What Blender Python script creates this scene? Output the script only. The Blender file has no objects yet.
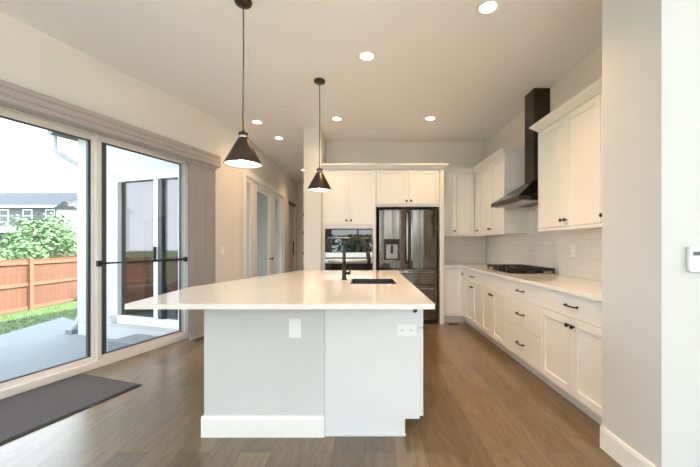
import bpy, bmesh, math, random
from mathutils import Vector, Matrix

random.seed(7)
S = bpy.context.scene
COL = S.collection
PI = math.pi

# ------------------------------------------------------------------ camera, sky, sun, exposure
H = 1.25                                   # eye height
F = 330.0                                  # focal length in px of the 700 px frame
cd = bpy.data.cameras.new('camera')
cam = bpy.data.objects.new('camera', cd)
COL.objects.link(cam)
cam.location = (0, 0, H)
cam.rotation_euler = (PI / 2, 0, 0)
cd.sensor_width = 36
cd.lens = 36 * F / 700
cd.shift_x = -14 / 700
cd.shift_y = 11 / 700
cd.clip_start = 0.05
S.camera = cam

S.view_settings.view_transform = 'Standard'
S.view_settings.look = 'None'
S.view_settings.gamma = 1.0
S.view_settings.exposure = 1.12
S.view_settings.use_curve_mapping = False
try:
    S.cycles.use_denoising = True
    S.cycles.diffuse_bounces = 6
    S.cycles.glossy_bounces = 4
    S.cycles.transparent_max_bounces = 16
    S.cycles.sample_clamp_indirect = 6
except Exception:
    pass

world = bpy.data.worlds.new('sky')
S.world = world
world.use_nodes = True
wn, wl = world.node_tree.nodes, world.node_tree.links
wn.clear()
w_out = wn.new('ShaderNodeOutputWorld')
w_bg = wn.new('ShaderNodeBackground')
w_tc = wn.new('ShaderNodeTexCoord')
w_sep = wn.new('ShaderNodeSeparateXYZ')
w_map = wn.new('ShaderNodeMapRange')
w_mix = wn.new('ShaderNodeMix'); w_mix.data_type = 'RGBA'
wl.new(w_tc.outputs['Generated'], w_sep.inputs[0])
wl.new(w_sep.outputs['Z'], w_map.inputs['Value'])
w_map.inputs['From Min'].default_value = 0.0
w_map.inputs['From Max'].default_value = 0.9
w_mix.inputs['A'].default_value = (0.90, 0.96, 1.0, 1)
w_mix.inputs['B'].default_value = (0.72, 0.86, 1.0, 1)
wl.new(w_map.outputs[0], w_mix.inputs['Factor'])
wl.new(w_mix.outputs['Result'], w_bg.inputs['Color'])
SKY, GLOW = 2.6, 0.25                       # even sky, and the bright southern sky behind the camera
w_neg = wn.new('ShaderNodeVectorMath'); w_neg.operation = 'DOT_PRODUCT'; w_neg.inputs[1].default_value = (0.6, -0.8, 0.0)
w_cl = wn.new('ShaderNodeMath'); w_cl.operation = 'MAXIMUM'; w_cl.inputs[1].default_value = 0.0
wl.new(w_neg.outputs['Value'], w_cl.inputs[0])
w_pow = wn.new('ShaderNodeMath'); w_pow.operation = 'POWER'; w_pow.inputs[1].default_value = 1.3
w_ma = wn.new('ShaderNodeMath'); w_ma.operation = 'MULTIPLY_ADD'; w_ma.inputs[1].default_value = GLOW; w_ma.inputs[2].default_value = SKY
wl.new(w_tc.outputs['Generated'], w_neg.inputs[0]); wl.new(w_cl.outputs[0], w_pow.inputs[0]); wl.new(w_pow.outputs[0], w_ma.inputs[0])
wl.new(w_ma.outputs[0], w_bg.inputs['Strength'])
wl.new(w_bg.outputs[0], w_out.inputs[0])

sl = bpy.data.lights.new('sun', 'SUN')
sl.energy = 11.5
sl.angle = 0.01
sl.color = (1.0, 0.96, 0.88)
sun = bpy.data.objects.new('sun', sl)
COL.objects.link(sun)
sun.rotation_euler = (0, math.radians(44), math.radians(-8))   # sun stands over the house, towards +X

LAMP = (1.0, 0.62, 0.30)
DOWN_W = 4.5
PEND_W = 0.2
FILL_W = 3.0


def portal(loc, rot, sx, sy):
    l = bpy.data.lights.new('window_portal', 'AREA')
    l.shape = 'RECTANGLE'; l.size = sx; l.size_y = sy
    l.cycles.is_portal = True
    o = bpy.data.objects.new('window_portal', l)
    COL.objects.link(o)
    o.location = loc; o.rotation_euler = rot
    return o


# ------------------------------------------------------------------ materials
def new_mat(name):
    m = bpy.data.materials.new(name)
    m.use_nodes = True
    return m, m.node_tree.nodes, m.node_tree.links, m.node_tree.nodes['Principled BSDF']


def plain(name, col, rough=0.5, metal=0.0, noise=0.0, nscale=6.0, bump=0.0, bscale=200.0, spec=0.5, stretch=None, coat=0.0):
    m, n, l, b = new_mat(name)
    b.inputs['Base Color'].default_value = (*col, 1)
    b.inputs['Roughness'].default_value = rough
    b.inputs['Metallic'].default_value = metal
    b.inputs['Specular IOR Level'].default_value = spec
    b.inputs['Coat Weight'].default_value = coat
    tc = n.new('ShaderNodeTexCoord')
    if noise > 0:
        t = n.new('ShaderNodeTexNoise'); t.inputs['Scale'].default_value = nscale
        t.inputs['Detail'].default_value = 4
        src = tc.outputs['Object']
        if stretch:
            mp = n.new('ShaderNodeMapping'); mp.inputs['Scale'].default_value = stretch
            l.new(src, mp.inputs[0]); src = mp.outputs[0]
        l.new(src, t.inputs['Vector'])
        mx = n.new('ShaderNodeMix'); mx.data_type = 'RGBA'
        mx.inputs['A'].default_value = (*[c * (1 - noise) for c in col], 1)
        mx.inputs['B'].default_value = (*[min(1, c * (1 + noise)) for c in col], 1)
        l.new(t.outputs['Fac'], mx.inputs['Factor'])
        l.new(mx.outputs['Result'], b.inputs['Base Color'])
    if bump > 0:
        t2 = n.new('ShaderNodeTexNoise'); t2.inputs['Scale'].default_value = bscale
        l.new(tc.outputs['Object'], t2.inputs['Vector'])
        bp = n.new('ShaderNodeBump'); bp.inputs['Strength'].default_value = bump
        bp.inputs['Distance'].default_value = 0.01
        l.new(t2.outputs['Fac'], bp.inputs['Height'])
        l.new(bp.outputs[0], b.inputs['Normal'])
    return m


def emit(name, col, strength):
    m, n, l, b = new_mat(name)
    b.inputs['Base Color'].default_value = (*col, 1)
    b.inputs['Emission Color'].default_value = (*col, 1)
    b.inputs['Emission Strength'].default_value = strength
    return m


def glass_mat(name, tint=(0.97, 0.985, 0.98), base=0.04, edge=0.55):
    m, n, l, b = new_mat(name)
    n.remove(b)
    out = n['Material Output']
    tr = n.new('ShaderNodeBsdfTransparent'); tr.inputs[0].default_value = (*tint, 1)
    gl = n.new('ShaderNodeBsdfGlossy'); gl.inputs['Roughness'].default_value = 0.0
    lw = n.new('ShaderNodeLayerWeight'); lw.inputs['Blend'].default_value = 0.5
    pw = n.new('ShaderNodeMath'); pw.operation = 'POWER'; pw.inputs[1].default_value = 4.0
    ma = n.new('ShaderNodeMath'); ma.operation = 'MULTIPLY_ADD'
    ma.inputs[1].default_value = edge; ma.inputs[2].default_value = base
    mx = n.new('ShaderNodeMixShader')
    l.new(lw.outputs['Facing'], pw.inputs[0]); l.new(pw.outputs[0], ma.inputs[0])
    l.new(ma.outputs[0], mx.inputs[0]); l.new(tr.outputs[0], mx.inputs[1]); l.new(gl.outputs[0], mx.inputs[2])
    l.new(mx.outputs[0], out.inputs['Surface'])
    return m


def wood_floor():
    m, n, l, b = new_mat('wood_planks')
    tc = n.new('ShaderNodeTexCoord')
    mp = n.new('ShaderNodeMapping'); mp.inputs['Rotation'].default_value = (0, 0, PI / 2)
    l.new(tc.outputs['Object'], mp.inputs[0])
    br = n.new('ShaderNodeTexBrick')
    br.inputs['Scale'].default_value = 1.0
    br.inputs['Brick Width'].default_value = 1.45
    br.inputs['Row Height'].default_value = 0.185
    br.inputs['Mortar Size'].default_value = 0.0016
    br.inputs['Mortar Smooth'].default_value = 0.2
    br.inputs['Bias'].default_value = 0.0
    br.offset = 0.37
    br.inputs['Color1'].default_value = (0, 0, 0, 1)
    br.inputs['Color2'].default_value = (1, 1, 1, 1)
    br.inputs['Mortar'].default_value = (0.5, 0.5, 0.5, 1)
    l.new(mp.outputs[0], br.inputs['Vector'])
    ramp = n.new('ShaderNodeValToRGB')
    e = ramp.color_ramp.elements
    e[0].position = 0; e[0].color = (0.122, 0.077, 0.036, 1)
    e[1].position = 1; e[1].color = (0.200, 0.136, 0.072, 1)
    x = e.new(0.5); x.color = (0.162, 0.106, 0.052, 1)
    l.new(br.outputs['Color'], ramp.inputs[0])
    # grain, stretched along the boards and shifted from board to board
    mp2 = n.new('ShaderNodeMapping'); mp2.inputs['Scale'].default_value = (9, 1.5, 1)
    l.new(tc.outputs['Object'], mp2.inputs[0])
    off = n.new('ShaderNodeVectorMath'); off.operation = 'MULTIPLY_ADD'
    off.inputs[1].default_value = (7, 13, 5)
    l.new(br.outputs['Color'], off.inputs[0]); l.new(mp2.outputs[0], off.inputs[2])
    gn = n.new('ShaderNodeTexNoise'); gn.inputs['Scale'].default_value = 1.0
    gn.inputs['Detail'].default_value = 8; gn.inputs['Roughness'].default_value = 0.62; gn.inputs['Distortion'].default_value = 3.2
    l.new(off.outputs[0], gn.inputs['Vector'])
    gr = n.new('ShaderNodeMapRange')
    gr.inputs['From Min'].default_value = 0.28; gr.inputs['From Max'].default_value = 0.72
    gr.inputs['To Min'].default_value = 0.62; gr.inputs['To Max'].default_value = 1.30
    l.new(gn.outputs['Fac'], gr.inputs['Value'])
    mul = n.new('ShaderNodeMix'); mul.data_type = 'RGBA'; mul.blend_type = 'MULTIPLY'
    mul.inputs['Factor'].default_value = 1
    l.new(ramp.outputs[0], mul.inputs['A']); l.new(gr.outputs[0], mul.inputs['B'])
    mor = n.new('ShaderNodeMix'); mor.data_type = 'RGBA'
    mor.inputs['B'].default_value = (0.06, 0.042, 0.03, 1)
    l.new(br.outputs['Fac'], mor.inputs['Factor']); l.new(mul.outputs['Result'], mor.inputs['A'])
    l.new(mor.outputs['Result'], b.inputs['Base Color'])
    b.inputs['Roughness'].default_value = 0.30
    b.inputs['Coat Weight'].default_value = 0.5
    b.inputs['Coat Roughness'].default_value = 0.22
    bp = n.new('ShaderNodeBump'); bp.inputs['Strength'].default_value = 0.12; bp.inputs['Distance'].default_value = 0.004
    l.new(gn.outputs['Fac'], bp.inputs['Height']); l.new(bp.outputs[0], b.inputs['Normal'])
    return m


def tile_mat():
    m, n, l, b = new_mat('subway_tile')
    tc = n.new('ShaderNodeTexCoord')
    sp = n.new('ShaderNodeSeparateXYZ'); cb = n.new('ShaderNodeCombineXYZ')
    l.new(tc.outputs['Object'], sp.inputs[0]); l.new(sp.outputs['X'], cb.inputs['X']); l.new(sp.outputs['Z'], cb.inputs['Y'])
    br = n.new('ShaderNodeTexBrick')
    br.inputs['Scale'].default_value = 1
    br.inputs['Brick Width'].default_value = 0.30
    br.inputs['Row Height'].default_value = 0.065
    br.inputs['Mortar Size'].default_value = 0.003
    br.inputs['Mortar Smooth'].default_value = 0.3
    br.inputs['Color1'].default_value = (0.80, 0.775, 0.73, 1)
    br.inputs['Color2'].default_value = (0.77, 0.745, 0.70, 1)
    br.inputs['Mortar'].default_value = (0.69, 0.665, 0.62, 1)
    l.new(cb.outputs[0], br.inputs['Vector'])
    l.new(br.outputs['Color'], b.inputs['Base Color'])
    b.inputs['Roughness'].default_value = 0.16
    nz = n.new('ShaderNodeTexNoise'); nz.inputs['Scale'].default_value = 14
    l.new(tc.outputs['Object'], nz.inputs['Vector'])
    sb = n.new('ShaderNodeMath'); sb.operation = 'SUBTRACT'
    l.new(nz.outputs['Fac'], sb.inputs[0]); l.new(br.outputs['Fac'], sb.inputs[1])
    bp = n.new('ShaderNodeBump'); bp.inputs['Strength'].default_value = 0.35; bp.inputs['Distance'].default_value = 0.006
    l.new(sb.outputs[0], bp.inputs['Height']); l.new(bp.outputs[0], b.inputs['Normal'])
    return m


def line_mat(name, col, line, period, axis='Z', width=0.06, rough=0.6, vary=0.0):
    """boards: flat colour with a thin groove every `period` metres along an axis"""
    m, n, l, b = new_mat(name)
    tc = n.new('ShaderNodeTexCoord'); sp = n.new('ShaderNodeSeparateXYZ')
    l.new(tc.outputs['Object'], sp.inputs[0])
    d = n.new('ShaderNodeMath'); d.operation = 'DIVIDE'; d.inputs[1].default_value = period
    l.new(sp.outputs[axis], d.inputs[0])
    fr = n.new('ShaderNodeMath'); fr.operation = 'FRACT'; l.new(d.outputs[0], fr.inputs[0])
    lt = n.new('ShaderNodeMath'); lt.operation = 'LESS_THAN'; lt.inputs[1].default_value = width
    l.new(fr.outputs[0], lt.inputs[0])
    fl = n.new('ShaderNodeMath'); fl.operation = 'FLOOR'; l.new(d.outputs[0], fl.inputs[0])
    wn_ = n.new('ShaderNodeTexWhiteNoise'); wn_.noise_dimensions = '1D'; l.new(fl.outputs[0], wn_.inputs['W'])
    va = n.new('ShaderNodeMix'); va.data_type = 'RGBA'
    va.inputs['A'].default_value = (*[c * (1 - vary) for c in col], 1)
    va.inputs['B'].default_value = (*[min(1, c * (1 + vary)) for c in col], 1)
    l.new(wn_.outputs['Value'], va.inputs['Factor'])
    mx = n.new('ShaderNodeMix'); mx.data_type = 'RGBA'
    mx.inputs['B'].default_value = (*line, 1)
    l.new(lt.outputs[0], mx.inputs['Factor']); l.new(va.outputs['Result'], mx.inputs['A'])
    l.new(mx.outputs['Result'], b.inputs['Base Color'])
    b.inputs['Roughness'].default_value = rough
    return m


M = {}
M['wall'] = plain('wall_paint', (0.765, 0.72, 0.66), 0.75, bump=0.05, bscale=180)
M['wall_darkened'] = plain('wall_paint_darkened', (0.63, 0.63, 0.625), 0.75, bump=0.05, bscale=180)  # same wall paint, darkened to offset the strong light on the pantry wall
M['ceiling'] = plain('ceiling_paint', (0.885, 0.885, 0.885), 0.85, bump=0.05, bscale=160)
M['trim'] = plain('white_trim', (0.86, 0.85, 0.83), 0.4, noise=0.01)
M['floor'] = wood_floor()
M['cab'] = plain('cabinet_paint', (0.85, 0.835, 0.805), 0.42, noise=0.012, nscale=3)
M['island_paint'] = plain('island_paint', (0.745, 0.755, 0.77), 0.45, noise=0.01, nscale=3)
M['knee'] = plain('knee_wall_paint', (0.63, 0.635, 0.64), 0.7, bump=0.05, bscale=180)
M['quartz'] = plain('quartz', (0.86, 0.82, 0.765), 0.10, noise=0.02, nscale=40, coat=0.3)
M['tile'] = tile_mat()
M['black'] = plain('black_metal', (0.018, 0.016, 0.015), 0.38, metal=0.3, noise=0.1)
M['black_steel'] = plain('black_stainless', (0.17, 0.148, 0.132), 0.15, metal=1.0, noise=0.06, nscale=40, stretch=(30, 30, 0.6))
M['hood'] = plain('hood_steel', (0.075, 0.06, 0.052), 0.26, metal=1.0, noise=0.06, nscale=40, stretch=(30, 30, 0.6))
M['handle_steel'] = plain('handle_steel', (0.48, 0.44, 0.41), 0.16, metal=1.0, noise=0.03)
M['steel'] = plain('stainless', (0.52, 0.515, 0.50), 0.28, metal=1.0, noise=0.05, nscale=30, stretch=(0.6, 30, 30))
M['gap'] = plain('dark_gap', (0.012, 0.011, 0.01), 0.6, noise=0.1)
M['oven_glass'] = plain('oven_glass', (0.01, 0.011, 0.012), 0.02, spec=0.9, noise=0.05)
M['cast_iron'] = plain('cast_iron', (0.012, 0.012, 0.012), 0.45, noise=0.2, nscale=60)
M['sink'] = plain('sink_composite', (0.035, 0.037, 0.04), 0.35, noise=0.2, nscale=80)
M['bronze'] = plain('dark_bronze', (0.075, 0.060, 0.048), 0.33, metal=0.85, noise=0.1, nscale=20)
M['cord'] = plain('cord_black', (0.02, 0.018, 0.016), 0.6, noise=0.1)
M['white_enamel'] = plain('white_enamel', (0.90, 0.88, 0.84), 0.5, noise=0.01)
M['plate'] = plain('white_plastic', (0.87, 0.87, 0.86), 0.35, noise=0.01)
M['slot'] = plain('outlet_slot', (0.08, 0.08, 0.08), 0.5, noise=0.05)
M['vinyl'] = plain('almond_vinyl', (0.80, 0.745, 0.68), 0.4, noise=0.015)
M['white_vinyl'] = plain('white_vinyl', (0.78, 0.79, 0.80), 0.4, noise=0.01)
M['gasket'] = plain('dark_gasket', (0.055, 0.065, 0.075), 0.5, noise=0.1)
M['pane'] = glass_mat('clear_glass')
M['dark_pane'] = glass_mat('tinted_glass', tint=(0.30, 0.28, 0.31), base=0.10, edge=0.6)
M['frost'] = glass_mat('hall_glass', tint=(0.95, 0.96, 0.96), base=0.08, edge=0.5)
M['blind'] = line_mat('taupe_fabric', (0.36, 0.325, 0.315), (0.26, 0.23, 0.22), 0.045, 'X', 0.06, 0.75)
M['valance'] = plain('taupe_valance', (0.44, 0.385, 0.365), 0.6, noise=0.03)
M['mat'] = plain('doormat_pile', (0.085, 0.073, 0.072), 0.95, noise=0.4, nscale=70, bump=0.6, bscale=350)
M['mat_edge'] = plain('doormat_rubber', (0.03, 0.027, 0.026), 0.7, noise=0.1)
M['concrete'] = plain('patio_concrete', (0.178, 0.194, 0.209), 0.85, noise=0.05, nscale=3, bump=0.08, bscale=60)
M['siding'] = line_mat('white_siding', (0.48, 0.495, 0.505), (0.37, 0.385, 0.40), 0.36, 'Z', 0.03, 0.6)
M['gutter'] = plain('gutter_grey', (0.19, 0.197, 0.225), 0.5, noise=0.03)
M['downspout'] = plain('downspout_grey', (0.52, 0.54, 0.57), 0.5, noise=0.03)
M['cedar'] = line_mat('cedar_boards', (0.13, 0.052, 0.029), (0.06, 0.024, 0.012), 0.14, 'Y', 0.07, 0.75, 0.12)
M['cedar_rail'] = plain('cedar_rail', (0.18, 0.08, 0.046), 0.75, noise=0.12, nscale=8, stretch=(1, 0.2, 1))
M['old_cedar'] = line_mat('weathered_boards', (0.22, 0.16, 0.11), (0.13, 0.09, 0.06), 0.14, 'X', 0.07, 0.75, 0.12)
M['lawn'] = plain('lawn_soil', (0.065, 0.11, 0.03), 0.9, noise=0.3, nscale=5)
M['grass'] = plain('grass_blades', (0.085, 0.15, 0.04), 0.7, noise=0.35, nscale=3)
M['leaf'] = plain('green_leaves', (0.125, 0.22, 0.10), 0.6, noise=0.4, nscale=4)
M['leaf_dark'] = plain('dark_leaves', (0.06, 0.12, 0.045), 0.6, noise=0.4, nscale=3)
M['bark'] = plain('bark', (0.13, 0.095, 0.07), 0.9, noise=0.3, nscale=20, bump=0.4, bscale=40)
M['grey_siding'] = line_mat('grey_lap_siding', (0.11, 0.113, 0.132), (0.075, 0.077, 0.092), 0.2, 'Z', 0.1, 0.7)
M['roof'] = plain('grey_shingles', (0.05, 0.055, 0.067), 0.9, noise=0.15, nscale=6)
M['solar'] = line_mat('solar_panels', (0.028, 0.034, 0.048), (0.05, 0.055, 0.065), 1.05, 'X', 0.04, 0.75)
M['dark_glass'] = plain('house_window_glass', (0.10, 0.11, 0.13), 0.3, spec=0.3, noise=0.05)
M['lens'] = emit('lamp_lens', (1.0, 0.93, 0.82), 9.0)
M['bulb'] = emit('lamp_bulb', (1.0, 0.90, 0.76), 14.0)
M['recess'] = plain('dispenser_grey', (0.32, 0.32, 0.325), 0.4, metal=0.3, noise=0.03)
M['screen'] = plain('thermostat_screen', (0.05, 0.055, 0.06), 0.2, noise=0.05)
M['office_wall'] = plain('office_paint', (0.84, 0.845, 0.85), 0.75, bump=0.04, bscale=180)
M['carpet'] = plain('office_carpet', (0.55, 0.53, 0.50), 0.95, noise=0.2, nscale=80)
M['tan_door'] = plain('door_paint', (0.62, 0.55, 0.46), 0.5, noise=0.02)


# ------------------------------------------------------------------ mesh helpers
class MB:
    def __init__(self):
        self.bm = bmesh.new()

    def box(self, x0, x1, y0, y1, z0, z1, bev=0.0, seg=2):
        bm = bmesh.new()
        vs = [bm.verts.new((x, y, z)) for x in (x0, x1) for y in (y0, y1) for z in (z0, z1)]
        for f in ((0, 1, 3, 2), (4, 6, 7, 5), (0, 4, 5, 1), (2, 3, 7, 6), (0, 2, 6, 4), (1, 5, 7, 3)):
            bm.faces.new([vs[i] for i in f])
        bmesh.ops.recalc_face_normals(bm, faces=bm.faces)
        if bev:
            bmesh.ops.bevel(bm, geom=bm.edges[:], offset=bev, segments=seg, affect='EDGES', profile=0.6)
        self._merge(bm)
        return self

    def _merge(self, bm):
        me = bpy.data.meshes.new('tmp')
        bm.to_mesh(me); bm.free()
        self.bm.from_mesh(me)
        bpy.data.meshes.remove(me)

    def hexa(self, bottom, top):
        """solid between two 4-corner loops"""
        b = [self.bm.verts.new(p) for p in bottom]
        t = [self.bm.verts.new(p) for p in top]
        n = len(b)
        fs = [self.bm.faces.new(b[::-1]), self.bm.faces.new(t)]
        for i in range(n):
            fs.append(self.bm.faces.new((b[i], b[(i + 1) % n], t[(i + 1) % n], t[i])))
        bmesh.ops.recalc_face_normals(self.bm, faces=fs)
        return self

    def prism(self, poly, z0, z1, bev=0.0):
        bm = bmesh.new()
        b = [bm.verts.new((x, y, z0)) for x, y in poly]
        t = [bm.verts.new((x, y, z1)) for x, y in poly]
        n = len(poly)
        bm.faces.new(b[::-1]); bm.faces.new(t)
        for i in range(n):
            bm.faces.new((b[i], b[(i + 1) % n], t[(i + 1) % n], t[i]))
        bmesh.ops.recalc_face_normals(bm, faces=bm.faces)
        if bev:
            bmesh.ops.bevel(bm, geom=bm.edges[:], offset=bev, segments=2, affect='EDGES', profile=0.6)
        self._merge(bm)
        return self

    def prism_hole(self, poly, hole, z0, z1):
        """prism with one hole, both given as xy loops"""
        bm = bmesh.new()
        es = []
        for loop in (poly, hole):
            vs = [bm.verts.new((x, y, z1)) for x, y in loop]
            for i in range(len(vs)):
                es.append(bm.edges.new((vs[i], vs[(i + 1) % len(vs)])))
        r = bmesh.ops.triangle_fill(bm, edges=es, use_beauty=True, use_dissolve=False)
        faces = [g for g in r['geom'] if isinstance(g, bmesh.types.BMFace)]
        ex = bmesh.ops.extrude_face_region(bm, geom=faces)
        vv = [g for g in ex['geom'] if isinstance(g, bmesh.types.BMVert)]
        bmesh.ops.translate(bm, verts=vv, vec=(0, 0, z0 - z1))
        bmesh.ops.recalc_face_normals(bm, faces=bm.faces)
        self._merge(bm)
        return self

    def lathe(self, prof, c=(0, 0, 0), seg=24, axis='Z', close=False):
        rings = []
        for r, z in prof:
            ring = []
            for i in range(seg):
                a = 2 * PI * i / seg
                p = (r * math.cos(a), r * math.sin(a), z)
                if axis == 'Y': p = (p[0], p[2], p[1])
                if axis == 'X': p = (p[2], p[0], p[1])
                ring.append(self.bm.verts.new((p[0] + c[0], p[1] + c[1], p[2] + c[2])))
            rings.append(ring)
        fs = []
        pairs = list(zip(rings, rings[1:]))
        if close: pairs.append((rings[-1], rings[0]))
        for a, b in pairs:
            for i in range(seg):
                f = self.bm.faces.new((a[i], a[(i + 1) % seg], b[(i + 1) % seg], b[i])); f.smooth = True
                fs.append(f)
        if not close:
            fs.append(self.bm.faces.new(rings[0])); fs.append(self.bm.faces.new(rings[-1]))
        bmesh.ops.recalc_face_normals(self.bm, faces=fs)
        return self

    def tube(self, pts, r, seg=10, radii=None):
        pts = [Vector(p) for p in pts]
        rings = []
        n = len(pts)
        up = None
        for i, p in enumerate(pts):
            t = (pts[min(i + 1, n - 1)] - pts[max(i - 1, 0)]).normalized()
            if up is None:
                up = t.orthogonal().normalized()
            else:
                up = (up - t * up.dot(t)).normalized()
            w = t.cross(up)
            rr = radii[i] if radii else r
            rings.append([self.bm.verts.new(p + (up * math.cos(2 * PI * k / seg) + w * math.sin(2 * PI * k / seg)) * rr) for k in range(seg)])
        fs = []
        for a, b in zip(rings, rings[1:]):
            for i in range(seg):
                f = self.bm.faces.new((a[i], a[(i + 1) % seg], b[(i + 1) % seg], b[i])); f.smooth = True; fs.append(f)
        fs.append(self.bm.faces.new(rings[0])); fs.append(self.bm.faces.new(rings[-1]))
        bmesh.ops.recalc_face_normals(self.bm, faces=fs)
        return self

    def sweep(self, prof, p0, p1, out):
        """straight moulding: profile of (outward, up) pairs carried from p0 to p1"""
        p0, p1, o = Vector(p0), Vector(p1), Vector(out)
        a = [self.bm.verts.new(p0 + o * u + Vector((0, 0, v))) for u, v in prof]
        b = [self.bm.verts.new(p1 + o * u + Vector((0, 0, v))) for u, v in prof]
        n = len(prof)
        fs = [self.bm.faces.new(a), self.bm.faces.new(b[::-1])]
        for i in range(n):
            fs.append(self.bm.faces.new((a[i], b[i], b[(i + 1) % n], a[(i + 1) % n])))
        bmesh.ops.recalc_face_normals(self.bm, faces=fs)
        return self

    def wall(self, L, z0, z1, th, holes=()):
        """wall in local x (0..L), thickness y 0..th, with rectangular openings (x0,x1,z0,z1)"""
        xs = sorted({0.0, L, *[h[0] for h in holes], *[h[1] for h in holes]})
        zs = sorted({z0, z1, *[h[2] for h in holes], *[h[3] for h in holes]})
        xs = [x for x in xs if 0 <= x <= L]; zs = [z for z in zs if z0 <= z <= z1]
        V = {}

        def v(i, j, k):
            if (i, j, k) not in V: V[(i, j, k)] = self.bm.verts.new((xs[i], (0, th)[k], zs[j]))
            return V[(i, j, k)]

        def solid(i, j):
            if i < 0 or j < 0 or i >= len(xs) - 1 or j >= len(zs) - 1: return False
            cx, cz = (xs[i] + xs[i + 1]) / 2, (zs[j] + zs[j + 1]) / 2
            return not any(h[0] < cx < h[1] and h[2] < cz < h[3] for h in holes)
        fs = []
        for i in range(len(xs) - 1):
            for j in range(len(zs) - 1):
                if not solid(i, j): continue
                fs.append(self.bm.faces.new((v(i, j, 0), v(i + 1, j, 0), v(i + 1, j + 1, 0), v(i, j + 1, 0))))
                fs.append(self.bm.faces.new((v(i, j, 1), v(i, j + 1, 1), v(i + 1, j + 1, 1), v(i + 1, j, 1))))
                if not solid(i - 1, j): fs.append(self.bm.faces.new((v(i, j, 0), v(i, j + 1, 0), v(i, j + 1, 1), v(i, j, 1))))
                if not solid(i + 1, j): fs.append(self.bm.faces.new((v(i + 1, j, 0), v(i + 1, j, 1), v(i + 1, j + 1, 1), v(i + 1, j + 1, 0))))
                if not solid(i, j - 1): fs.append(self.bm.faces.new((v(i, j, 0), v(i, j, 1), v(i + 1, j, 1), v(i + 1, j, 0))))
                if not solid(i, j + 1): fs.append(self.bm.faces.new((v(i, j + 1, 0), v(i + 1, j + 1, 0), v(i + 1, j + 1, 1), v(i, j + 1, 1))))
        bmesh.ops.recalc_face_normals(self.bm, faces=fs)
        return self

    def build(self, name, mat, parent=None, loc=(0, 0, 0), rz=0.0):
        me = bpy.data.meshes.new(name)
        self.bm.to_mesh(me); self.bm.free()
        o = bpy.data.objects.new(name, me)
        COL.objects.link(o)
        me.materials.append(M[mat])
        o.location = loc; o.rotation_euler = (0, 0, rz)
        if parent is not None: o.parent = parent
        return o


def thing(name, label, cat, loc=(0, 0, 0), rz=0.0, group=None):
    o = bpy.data.objects.new(name, None)
    COL.objects.link(o)
    o.empty_display_size = 0.1
    o.location = loc; o.rotation_euler = (0, 0, rz)
    o['label'] = label; o['category'] = cat
    if group: o['group'] = group
    return o


def tag(o, label, cat, group=None, kind=None):
    o['label'] = label; o['category'] = cat
    if group: o['group'] = group
    if kind: o['kind'] = kind
    return o


def struct(o, label=None, cat=None):
    o['kind'] = 'structure'
    if label: o['label'] = label
    if cat: o['category'] = cat
    return o


# ------------------------------------------------------------------ plan of the room
CEIL = 3.07
TH = math.radians(18.3)
D = Vector((math.sin(TH), math.cos(TH)))        # along the sliding-door wall, away from the camera
N = Vector((math.cos(TH), -math.sin(TH)))       # from that wall into the room
W0 = Vector((-2.80, 2.704))
RZ_D = PI / 2 - TH                              # local x -> D, local y -> away from the room


def wp(s, t, z=0.0):
    p = W0 + D * s + N * t
    return (p.x, p.y, z)


HALLX = -1.97
S_C = (HALLX - W0.x) / D.x                      # corner of sliding-door wall and hall wall
CY = W0.y + D.y * S_C
RX, BY = 2.165, 5.83                            # right kitchen wall, back kitchen wall
REAR = -3.2
S_R = (REAR - W0.y) / D.y
LX = W0.x + D.x * S_R                           # left end of the rear wall
EASTX = 4.2
BLK = 1.468                                     # face of the pantry block
HALL_END = 9.75
STUB0, STUB1 = -0.93, -0.665

# floor, ceiling
struct(MB().box(-8.5, EASTX + 0.2, REAR - 0.2, 10.2, -0.12, 0.0).build('floor', 'floor'))
# cut-away shape under the house only
bpy.data.objects.remove(bpy.data.objects['floor'])
fp = [(LX, REAR), (EASTX, REAR), (EASTX, BY), (RX + .1, BY + .1), (-0.6, 10.0), (HALLX - .2, 10.0), (HALLX - .06, CY + .1),
      wp(S_C, -.2)[:2], wp(S_R, -.2)[:2]]
struct(MB().prism(fp, -0.14, 0.0).build('floor', 'floor'))
cp = [(LX - .3, REAR - .2), (EASTX + .2, REAR - .2), (EASTX + .2, 10.1), (HALLX - .12, 10.1), (HALLX - .12, CY),
      wp(S_C, -.22)[:2], wp(S_R, -.22)[:2]]
struct(MB().prism(cp, CEIL, CEIL + 0.12).build('ceiling', 'ceiling'))

# sliding-door wall (local x along D)
DOOR_A, DOOR_B, DOOR_H = -1.63, 1.75, 2.42
o = MB().wall(S_C - S_R, 0, CEIL, 0.22, [(DOOR_A - S_R, DOOR_B - S_R, 0, DOOR_H)]).build('wall_left', 'wall', None, wp(S_R, 0), RZ_D)
struct(o)
# hall wall with glazed door and sidelights
HD0, HD1 = 5.50, 8.06
BD0, BD1 = 8.62, 9.50
o = MB().wall(HALL_END - CY, 0, CEIL, 0.13, [(HD0 - CY, HD1 - CY, 0, 2.40), (BD0 - CY, BD1 - CY, 0, 2.40)]).build('wall_hall', 'wall', None, (HALLX, CY, 0), PI / 2)
struct(o)
struct(MB().box(HALLX - .1, STUB0, HALL_END, HALL_END + .12, 0, CEIL).build('wall_end', 'wall'))
struct(MB().box(STUB0, STUB1, 5.08, 10.0, 0, CEIL).build('wall_stub', 'wall'))
struct(MB().box(STUB1, RX + .12, BY, BY + .12, 0, CEIL).build('wall_back', 'wall'))
struct(MB().box(RX, RX + .12, 2.035, BY, 0, CEIL).build('wall_right', 'wall'))
struct(MB().prism([(BLK, 1.628), (EASTX, 1.628), (EASTX, 1.74), (RX + .12, 1.74), (RX + .12, 2.035), (BLK, 2.035)], 0, CEIL).build('wall_pantry', 'wall_darkened'))
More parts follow.
